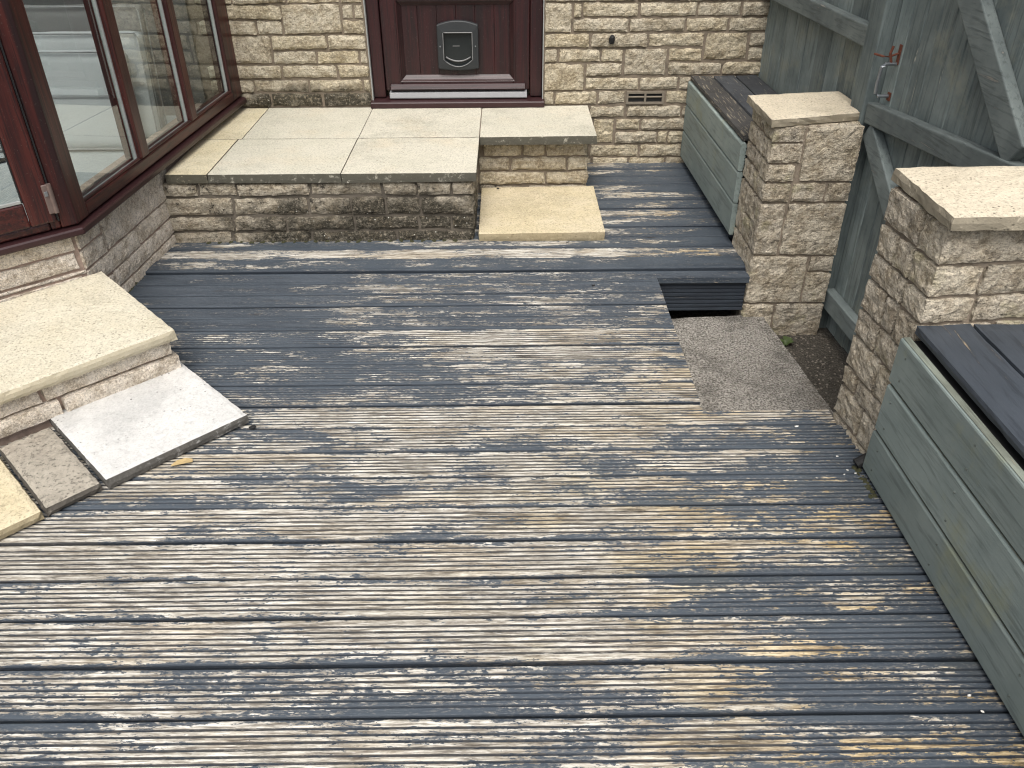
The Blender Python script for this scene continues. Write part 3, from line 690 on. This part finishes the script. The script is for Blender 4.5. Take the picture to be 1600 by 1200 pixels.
bar('gasket',dx1-.0925,dx1-.0885,-.047,-.037,.5255,TOPZ-.13,MF,M['gasket'],dl,0)
bar('glazing_bead',dx0+.112,dx1-.094,-.050,-.0435,.5255,.537,MF,M['spacer'],dl,.002)
bar('gasket',dx1+.001,dx1+.007,-.046,-.034,.436,TOPZ-.02,MF,M['gasket'],dl,0)
h=empty('hinge',MF@Vector((dx1,-.06,.47)),parent=cons)
bar('hinge_plate',dx1-.020,dx1-.001,-.060,-.0525,.470,.575,MF,M['hinge'],h,.003)
v,f=tube([MF@Vector((dx1+.004,-.056,.470)),MF@Vector((dx1+.004,-.056,.575))],.009,10); mk('hinge_barrel',v,f,M['hinge'],h)
bar('hinge_clip',dx1-.017,dx1-.006,-.064,-.0602,.535,.552,MF,M['steel'],h,.001)
# third face and roof
bar('bottom_rail',.05,LG-.05,FY0,FY1,.404,.46,MG,M['mahx']); bar('top_rail',.05,LG-.05,FY0,FY1,TOPZ-.07,TOPZ,MG,M['mahx'])
for a in (0,.55,1.1,1.70): bar('mullion',a,a+.07,FY0-.001,FY1,.404,TOPZ,MG,M['mah'])
bar('pane',.05,LG-.05,.03,.036,.45,TOPZ-.06,MG,M['glass'],None,0)
rp=wallpts(.09,TOPZ+.003); rp=rp+[Vector((-4.1,4.66,TOPZ+.003)),Vector((-4.1,C1.y,TOPZ+.003))]
v=rp+[p+Vector((0,0,.08+.45*max(0,(p.y-2.0)/2.6))) for p in rp]; n=len(rp)
mk('roof',v,[tuple(range(n)),tuple(range(n,2*n))[::-1]]+[(i,n+i,n+(i+1)%n,(i+1)%n) for i in range(n)],M['roof'],cons)
fp=[p for p in wallpts(-.10,.30)]+[Vector((-4.05,4.655,.30)),Vector((-4.05,C1.y,.30))]
v=fp+[p-Vector((0,0,.03)) for p in fp]; mk('room_floor',v,[tuple(range(n))[::-1],tuple(range(n,2*n))]+[(i,(i+1)%n,n+(i+1)%n,n+i) for i in range(n)],M['tile'],cons)
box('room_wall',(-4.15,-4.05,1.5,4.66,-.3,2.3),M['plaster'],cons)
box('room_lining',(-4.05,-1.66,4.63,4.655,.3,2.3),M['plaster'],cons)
# padded panels leaning inside
def panel(x0,x1,y,z1,lean,mat,lab):
    Mx=Matrix.Translation((0,y,.302))@Matrix.Rotation(R(lean),4,'X')
    SEED[0]+=1; v,f=roughgeo((x0,x1,-.03,.03,0,z1),SEED[0],.004,.06,.012,Mx,fr=6.)
    o=mk('padded_panel',v,f,mat,None,smooth=True)
    for yy_ in (-.034,.034):
        L=[(x0+.012,yy_,.012),(x1-.012,yy_,.012),(x1-.008,yy_,.03),(x1-.008,yy_,z1-.03),(x1-.02,yy_,z1-.008),(x0+.012,yy_,z1-.008),(x0+.012,yy_,.012)]
        v,f=tube([Mx@Vector(p) for p in L],.004,6); mk('piping',v,f,M['fabric_seam'],o,smooth=True)
    v,f=boxgeo(x0+.02,x1-.02,-.0385,-.036,z1*.55,z1*.57,Mx); mk('seam',v,f,M['fabric_seam'],o)
    tag(o,lab,'cushion','padded panels stored in the conservatory'); return o
panel(-2.55,-1.79,4.02,.46,-7,M['fabric'],'pale padded panel leaning behind the window, nearest of the stack')
panel(-2.52,-1.735,4.13,.52,-6,M['fabric'],'pale padded panel leaning behind the window, middle of the stack')
panel(-2.56,-1.75,4.24,.62,-5,M['fabric_dark'],'grey padded panel leaning behind the window, hindmost and tallest')

# ---------------------------------------------------------------- steps below the conservatory door
us=Vector((-.728,-.686,0)); ns=Vector((.686,-.728,0))
FR=Vector((-1.122,2.408,0)); aB=math.atan2(-us.y,-us.x)
MB=frame(FR,aB)      # x toward the right end (0 = right end, negative left), y into house
step=empty('door_step',(-1.6,2.3,0),'cream step slab on two stone courses below the glazed conservatory door','step')
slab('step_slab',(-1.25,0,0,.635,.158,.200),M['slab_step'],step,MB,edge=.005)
core=box('riser',(-1.2,-.045,.05,.60,-.2,.156),M['mortar_pink'],step,MB,0)
for (z0,z1),xs in (((.100,.152),[(-1.2,-.70),(-.692,-.445),(-.437,-.020)]),((.036,.092),[(-1.2,-.86),(-.852,-.40),(-.392,-.004)])):
    for a,b in xs: stone((a,b,.030 if z0>.09 else .022,.16,z0,z1),M['bay'],core,MB,amp=.005,res=.022,edge=.004,skip='k')
for z0,z1 in ((.100,.152),(.036,.092)): stone((-.12,-.022,.165,.45,z0,z1),M['bay'],core,MB,amp=.005,skip='l')
uw=Vector((-.712,-.702,0)); WR=Vector((-.838,2.138,0)); MW=frame(WR,math.atan2(-uw.y,-uw.x))
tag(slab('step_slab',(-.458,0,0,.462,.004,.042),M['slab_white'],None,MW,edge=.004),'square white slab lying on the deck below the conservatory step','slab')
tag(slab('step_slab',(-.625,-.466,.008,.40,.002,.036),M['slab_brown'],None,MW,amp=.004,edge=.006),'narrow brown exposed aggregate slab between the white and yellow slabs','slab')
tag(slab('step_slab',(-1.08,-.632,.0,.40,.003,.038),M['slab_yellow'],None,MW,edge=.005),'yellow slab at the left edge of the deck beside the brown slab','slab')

# ================================================================ PIERS
def pier(par,Mx,front,left,zr,W,D,mat,core_z,zt):
    """front/left: stones as (a,b,z0,z1) along the faces; local x along front from left corner, y back"""
    c=box('pier_core',(.002,W-.010,.002,D-.008,core_z,zt-.004),M['mortar_dark'],par,Mx,0)
    for a,b,z0,z1 in front: stone((a-(.010 if a==0 else 0),b,-.010,.10,z0,z1),M[mat],par,Mx,amp=.0085,res=.015,edge=.0045,fr=30.,skip='k')
    for a,b,z0,z1 in left: stone((-.010,.10,a,b,z0,z1),M[mat],par,Mx,amp=.0085,res=.015,edge=.0045,fr=30.,skip='r')
    return c
def hexa(name,top,z0,z1,mat,par,seed):
    """slab with a free quadrilateral outline"""
    V=[];F=[];n=12; N=lambda p:noise.noise(Vector(p)*22)
    a,b,c,d_=[Vector((*p,0)) for p in top]; idx={}
    def P(i,j,k):
        key=(i,j,k)
        if key in idx: return idx[key]
        u,w_=i/n,j/n; p=a.lerp(b,u).lerp(d_.lerp(c,u),w_); e=(i in (0,n))+(j in (0,n))
        cen=(a+b+c+d_)/4; out=(p-cen).normalized()
        q=(p.x+seed,p.y,k*.3)
        p=p+out*((N(q)*.006-.002*(k!=1)) if e else 0); z=(z1,(z0+z1)/2,z0)[k]+N((p.x*1.5,p.y*1.5,seed+k))*.0025-(.004 if e and k==0 else 0)
        idx[key]=len(V); V.append((p.x,p.y,z)); return idx[key]
    for i in range(n):
        for j in range(n):
            F.append((P(i,j,0),P(i+1,j,0),P(i+1,j+1,0),P(i,j+1,0))); F.append((P(i,j,2),P(i,j+1,2),P(i+1,j+1,2),P(i+1,j,2)))
        for k in (0,1):
            F+= [(P(i,0,k),P(i,0,k+1),P(i+1,0,k+1),P(i+1,0,k)),(P(i+1,n,k),P(i+1,n,k+1),P(i,n,k+1),P(i,n,k)),(P(0,i+1,k),P(0,i+1,k+1),P(0,i,k+1),P(0,i,k)),(P(n,i,k),P(n,i,k+1),P(n,i+1,k+1),P(n,i+1,k))]
    return mk(name,V,F,mat,par)
p1=empty('stone_pier',(1.21,3.36,-.3),'shorter stone pier with cream cap between the far bench and the gate','pier')
MP=frame((1.045,3.200,0),0)
f1=[(.125,.345,.412,.632),(0,.118,.572,.632),(0,.118,.488,.565),(0,.105,.412,.481),(0,.100,.327,.404),(.108,.240,.327,.404),(.247,.345,.327,.404),(0,.095,.092,.318),(.103,.345,.090,.317),(0,.232,-.136,.083),(.228+.012,.345,.014,.083),(.240,.345,-.136,.006),(0,.125,-.32,-.146),(.133,.345,-.32,-.146)]
l1=[(.108,.325,.572,.632),(.104,.20,.488,.565),(.207,.325,.488,.565),(.106,.325,.412,.481),(.106,.325,.327,.404),(.106,.22,.20,.319),(.106,.22,.092,.193),(.228,.325,.092,.318),(.106,.325,-.136,.083)]
pier(p1,MP,f1,l1,None,.345,.33,'pier',-.32,.634)
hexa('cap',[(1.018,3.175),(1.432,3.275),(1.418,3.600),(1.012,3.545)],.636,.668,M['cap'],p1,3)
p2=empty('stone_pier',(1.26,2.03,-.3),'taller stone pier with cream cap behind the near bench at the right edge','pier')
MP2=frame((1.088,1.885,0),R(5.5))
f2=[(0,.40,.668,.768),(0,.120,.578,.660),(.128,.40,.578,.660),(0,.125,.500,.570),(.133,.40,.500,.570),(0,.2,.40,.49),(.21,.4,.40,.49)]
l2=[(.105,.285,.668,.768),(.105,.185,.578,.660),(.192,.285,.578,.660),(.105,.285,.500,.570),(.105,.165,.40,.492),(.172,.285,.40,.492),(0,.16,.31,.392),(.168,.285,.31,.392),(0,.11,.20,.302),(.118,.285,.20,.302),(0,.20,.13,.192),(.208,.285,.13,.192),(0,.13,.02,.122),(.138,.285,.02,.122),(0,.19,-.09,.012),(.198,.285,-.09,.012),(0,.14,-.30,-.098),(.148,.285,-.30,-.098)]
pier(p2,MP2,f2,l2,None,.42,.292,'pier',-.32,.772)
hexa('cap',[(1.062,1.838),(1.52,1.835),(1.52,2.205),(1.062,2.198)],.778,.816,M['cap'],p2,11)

# ================================================================ FENCE AND GATE
FA=Vector((1.372,4.66,0)); FB=Vector((1.440,3.30,0))
aFe=math.atan2((FB-FA).y,(FB-FA).x); MFe=frame(FA,aFe)   # local x toward camera, local +y = outward side? handled below
LFe=(FB-FA).length
# in this frame, +y points to +x world (away from the deck); the deck side is -y
fence=empty('fence',(1.4,4.0,-.3),'green grey painted board fence beside the far bench','fence')
rf=random.Random(3)
x=0
while x<LFe-.01:
    wd=min(rf.choice((.14,.15,.148)),LFe-x); dy=rf.uniform(0,.003)
    box('board',(x+.0022,x+wd-.0022,.0+dy,.02+dy,-.3,1.85),M['fence'],fence,MFe,.002); x+=wd
box('gap_dark_sheet',(.0,LFe-.07,.0245,.03,-.3,1.84),M['black'],fence,MFe,0)  # black sheet added behind the boards so their gaps read dark
box('rail',(.0,LFe-.07,-.048,-.001,.885,.965),M['rail'],fence,MFe,.006)
box('rail',(.0,LFe-.07,-.048,-.001,1.60,1.68),M['rail'],fence,MFe,.006)
box('rail',(.0,LFe-.07,-.048,-.001,.06,.14),M['rail'],fence,MFe,.006)
post=box('gate_post',(LFe-.069,LFe+.045,-.055,.06,-.32,1.95),M['post'],fence,MFe,.006)
gate=empty('gate',(1.46,2.7,-.28),'green grey ledged and braced board gate with rusty latch between the piers','gate')
GA=MFe@Vector((LFe+.052,0,0)); MG2=frame(GA,aFe); LGt=1.12
x=0;k=0
while x<LGt:
    wd=.096
    V,F=prism([(x+.0012,.022),(x+.0012,.005),(x+.005,.0),(x+wd-.005,.0),(x+wd-.0012,.005),(x+wd-.0012,.022)],-.285+rf.uniform(-.004,.004),1.80,lambda p,q,t:MG2@Vector((p,q,t)))
    mk('board',V,F,M['fence'],gate); x+=wd; k+=1
box('gap_dark_sheet',(.0,LGt,.0235,.028,-.28,1.79),M['black'],gate,MG2,0)  # added black sheet again, keeps outside light out of the gate's gaps
def slat(name,p0,p1,wd,th,mat,par,Mx,off=0.):
    a=Vector(p0);b=Vector(p1);d_=(b-a).normalized();n=Vector((-d_[1],d_[0]))*wd/2
    P=[a+n,b+n,b-n,a-n]
    V,F=prism([(p[0],p[1]) for p in P],-th-off,-.001-off,lambda p,q,t:Mx@Vector((p,t,q)))
    return mk(name,V,F,mat,par,bevel=.005)
slat('rail',(.004,.672),(LGt,.760),.078,.045,M['rail'],gate,MG2)
slat('rail',(.004,-.135),(LGt,-.120),.085,.045,M['rail'],gate,MG2)
slat('rail',(.004,1.55),(LGt,1.56),.085,.045,M['rail'],gate,MG2)
slat('brace',(.05,1.49),(.935,.80),.10,.040,M['rail'],gate,MG2)
slat('brace',(.035,.615),(1.05,-.07),.085,.040,M['rail'],gate,MG2)
# latch
lt=empty('latch',MG2@Vector((.07,-.02,.85)),parent=gate)
v,f=tube([MG2@Vector(p) for p in ((.075,-.002,.868),(.075,-.045,.868),(.073,-.056,.858),(.070,-.058,.80),(.070,-.056,.762),(.072,-.045,.752),(.074,-.002,.752))],.0065,8); mk('pull_handle',v,f,M['steel'],lt)
box('latch_plate',(.066,.084,-.005,-.0008,.865,.935),M['rust'],lt,MG2,.001)
box('latch_plate',(.064,.086,-.006,-.0008,.735,.765),M['rust'],lt,MG2,.001)
v,f=tube([MG2@Vector(p) for p in ((.078,-.006,.905),(.070,-.035,.893),(.05,-.05,.890),(.006,-.062,.890))],.0042,7); mk('latch_bar',v,f,M['rust'],lt)
v,f=tube([MG2@Vector(p) for p in ((.074,-.03,.93),(.074,-.036,.905),(.074,-.025,.872))],.005,7); mk('latch_catch',v,f,M['rust'],lt)

# ================================================================ BENCHES
def reeded(y0,y1,z0,z1,xf,th,fn):
    """deck board set on edge: smooth face out, reeds behind. profile in (x,z)"""
    r=.006; P=[(xf,z0+r),(xf,z1-r),(xf+r*.35,z1-r*.35),(xf+r,z1)]
    P.append((xf+th-.004,z1)); n=7; h=(z1-z0-.02)/n
    for i in range(n):
        z=z1-.01-i*h; P+=[(xf+th,z),(xf+th,z-h*.55),(xf+th-.004,z-h*.65),(xf+th-.004,z-h*.95)]
    P+=[(xf+th-.004,z0),(xf+r,z0),(xf+r*.35,z0+r*.35)]
    return prism(P,y0,y1,fn)
b1=empty('storage_bench',(1.2,4.1,0),'far storage bench with slatted green sides between the house wall and pier','bench')
MB1=frame((1.014,3.52,0),R(1.2))
fn1=lambda p,q,t:MB1@Vector((p,t,q))
for z0,z1,y0 in ((.045,.192,.0),(.197,.336,.004),(.341,.462,.008)):
    v,f=reeded(y0,1.12,z0,z1,0,.026,fn1); mk('side_board',v,f,M['box'],b1)
box('dark_fill',(.028,.34,.012,1.11,.03,.455),M['black'],b1,MB1,0)  # solid black fill stands for the dark hollow behind the boards
for k,(a,b,m) in enumerate(((.010,.128,'lidbare'),(.134,.250,'lidworn'),(.256,.372,'lidworn'))):
    SEED[0]+=1; v,f=roughgeo((a,b,.035,1.125,.464,.490),SEED[0],.0016,.022,.004,MB1,fr=30); mk('lid_plank',v,f,M[m],b1)
b2=empty('storage_bench',(1.3,1.1,0),'near storage bench with green sides and dark slate lid at the right edge','bench')
MB2=frame((1.043,1.88,0),R(1.))
fn2=lambda p,q,t:MB2@Vector((p,t,q))
for z0,z1,y1 in ((.010,.150,-.0),(.158,.312,-.004),(.320,.458,-.002)):
    v,f=reeded(-1.9,y1,z0,z1,0,.028,fn2); mk('side_board',v,f,M['box'],b2)
    for yy_ in (-.05,-.42,-.80):
        for zz_ in (z0+.035,z1-.035):
            v,f=tube([fn2(-.0012,zz_,yy_+random.Random(zz_).uniform(-.01,.01)),fn2(.004,zz_,yy_)],.0032,8); mk('screw',v,f,M['screw'],b2)
    box('worn_edge',(.005,.024,-1.9,y1-.001,z1+.0002,z1+.0022),M['boxedge'],b2,MB2,.001)
box('dark_fill',(.03,.62,-1.89,-.01,.02,.452),M['black'],b2,MB2,0)  # black block painted in as the unlit inside of the near bench
for a in (.028,.180,.332,.484):
    SEED[0]+=1; v,f=roughgeo((a,a+.146,-1.9,-.004,.470,.500),SEED[0],.0008,.03,.004,MB2,fr=12); mk('lid_plank',v,f,M['lid'],b2,smooth=False)
v,f=tube([(1.03,1.895,.012),(1.06,1.90,.030),(1.09,1.905,.032)],.016,10); tag(mk('pipe_end',v,f,M['black']),'short dark pipe end between the near bench and the deck','pipe')

# ================================================================ SMALL LITTER
def blade(pts,w,mat):
    V=[];F=[]
    P=[Vector(p) for p in pts]
    for i,p in enumerate(P):
        t=(P[min(i+1,len(P)-1)]-P[max(i-1,0)]).normalized(); s=t.cross(Vector((0,0,1))).normalized()
        k=w*math.sin(math.pi*(i+.35)/(len(P)+.2)); V+=[p-s*k,p+Vector((0,0,-.0012)),p+s*k]
    for i in range(len(P)-1):
        for j in (0,1): F.append((i*3+j,i*3+j+1,i*3+j+4,i*3+j+3))
    return V,F
weed=empty('weed',(1.21,3.08,-.3),'small green weed growing beside the landing slab below the pier','weed')
rw=random.Random(8)
for k in range(11):
    an=rw.uniform(0,6.28); l=rw.uniform(.03,.06); c=Vector((1.215,3.09,-.298))
    dv=Vector((math.cos(an),math.sin(an),0))
    v,f=blade([c,c+dv*l*.4+Vector((0,0,.02)),c+dv*l*.8+Vector((0,0,.026)),c+dv*l+Vector((0,0,.018))],.009,None); mk('leaf',v,f,M['leaf'],weed)
def leaf(loc,l,w,an,mat,label,name='fallen_leaf',cat='leaf',lift=.006):
    c=Vector(loc); dv=Vector((math.cos(an),math.sin(an),0))
    v,f=blade([c,c+dv*l*.3+Vector((0,0,lift)),c+dv*l*.7+Vector((0,0,lift*1.2)),c+dv*l+Vector((0,0,lift*.4))],w,None)
    return tag(mk(name,v,f,mat),label,cat)
leaf((-1.02,1.925,.006),.062,.014,.35,M['dead'],'small tan leaf on the deck beside the white slab edge')
leaf((1.175,3.14,-.297),.05,.014,-.5,M['dead'],'brown leaf beside the weed below the pier')
def pebble(x,y,z,r,mat,label,group=None,name='white_fleck',cat='fleck'):
    SEED[0]+=1; v,f=roughgeo((x-r,x+r,y-r*.7,y+r*.7,z,z+r*.7),SEED[0],r*.3,r*.7,r*.4,fr=1/r*.5); return tag(mk(name,v,f,mat,smooth=True),label,cat,group)
for x,y,r in ((.915,2.098,.0065),(1.002,1.88,.004),(.985,1.86,.003),(.90,1.845,.003),(.60,1.83,.0035),(.993,1.945,.004),(1.02,1.865,.0035),(1.0,1.11,.004),(1.01,1.07,.0045),(-1.555,3.52,.004)):
    pebble(x,y,.001,r,M['fleck'],'tiny white fleck lying on the painted deck','white flecks scattered on the deck')
pebble(-.052,4.135,.046,.008,M['black'],'small dark lump on the loose yellow step slab',None,'dirt_crumb','dirt')
pebble(.275,3.535,.001,.009,M['black'],'dark crumb on the deck just in front of the yellow step slab',None,'dirt_crumb','dirt')
pebble(.355,3.10,.001,.007,M['black'],'dark crumb on the deck left of the notch',None,'dirt_crumb','dirt')
pebble(-.825,2.118,.001,.012,M['black'],'dark crumb at the right corner of the white slab',None,'dirt_crumb','dirt')

def moss(pts,label,seed):
    r=random.Random(seed); G=[]
    for (x,y,z,sp) in pts:
        for _ in range(7):
            c=Vector((x+r.uniform(-sp,sp),y+r.uniform(-sp*2,sp*2),z)); q=r.uniform(.003,.009)
            V=[c+Vector((q*math.cos(a)*(1+.4*r.random()),q*math.sin(a)*(1+.4*r.random()),0)) for a in (0,1.25,2.5,3.8,5.)]+[c+Vector((r.uniform(-.3,.3)*q,r.uniform(-.3,.3)*q,q*r.uniform(.5,1.1)))]
            G.append((V,[(i,(i+1)%5,5) for i in range(5)]))
    v,f=join(G); return tag(mk('moss',v,f,M['moss']),label,'moss',kind='stuff')
M['moss']=plain('moss_olive',(.040,.040,.018),.95,var=.6,sc=140)
moss([(1.033,1.88-.028*k,.0,.008) for k in range(5)],'olive moss along the foot of the near bench beside the pier',1)
moss([(-1.585+.064*(y-3.3),y,.0,.010) for y in [3.05+.03*k for k in range(18)]],'olive moss along the foot of the conservatory wall',2)
moss([(-1.4+.05*k,3.575,.004,.006) for k in range(24)],'dark moss along the foot of the platform wall',3)

rg=random.Random(5); G=[]
for _ in range(420):
    x=rg.uniform(1.12,1.42); y=rg.uniform(2.25,3.2); q=rg.uniform(.002,.0065); c=Vector((x,y,-.2995))
    V=[c+Vector((q*math.cos(a)*rg.uniform(.7,1.3),q*math.sin(a)*rg.uniform(.7,1.3),0)) for a in (0,1.25,2.5,3.8,5.)]+[c+Vector((0,0,q*rg.uniform(.5,1.)))]
    G.append((V,[(i,(i+1)%5,5) for i in range(5)]))
v,f=join(G); M['grit']=plain('grit',(.16,.14,.115),.95,var=.7,sc=60)
tag(mk('gravel',v,f,M['grit']),'loose grit on the dark ground between the landing slab and gate','gravel',kind='stuff')
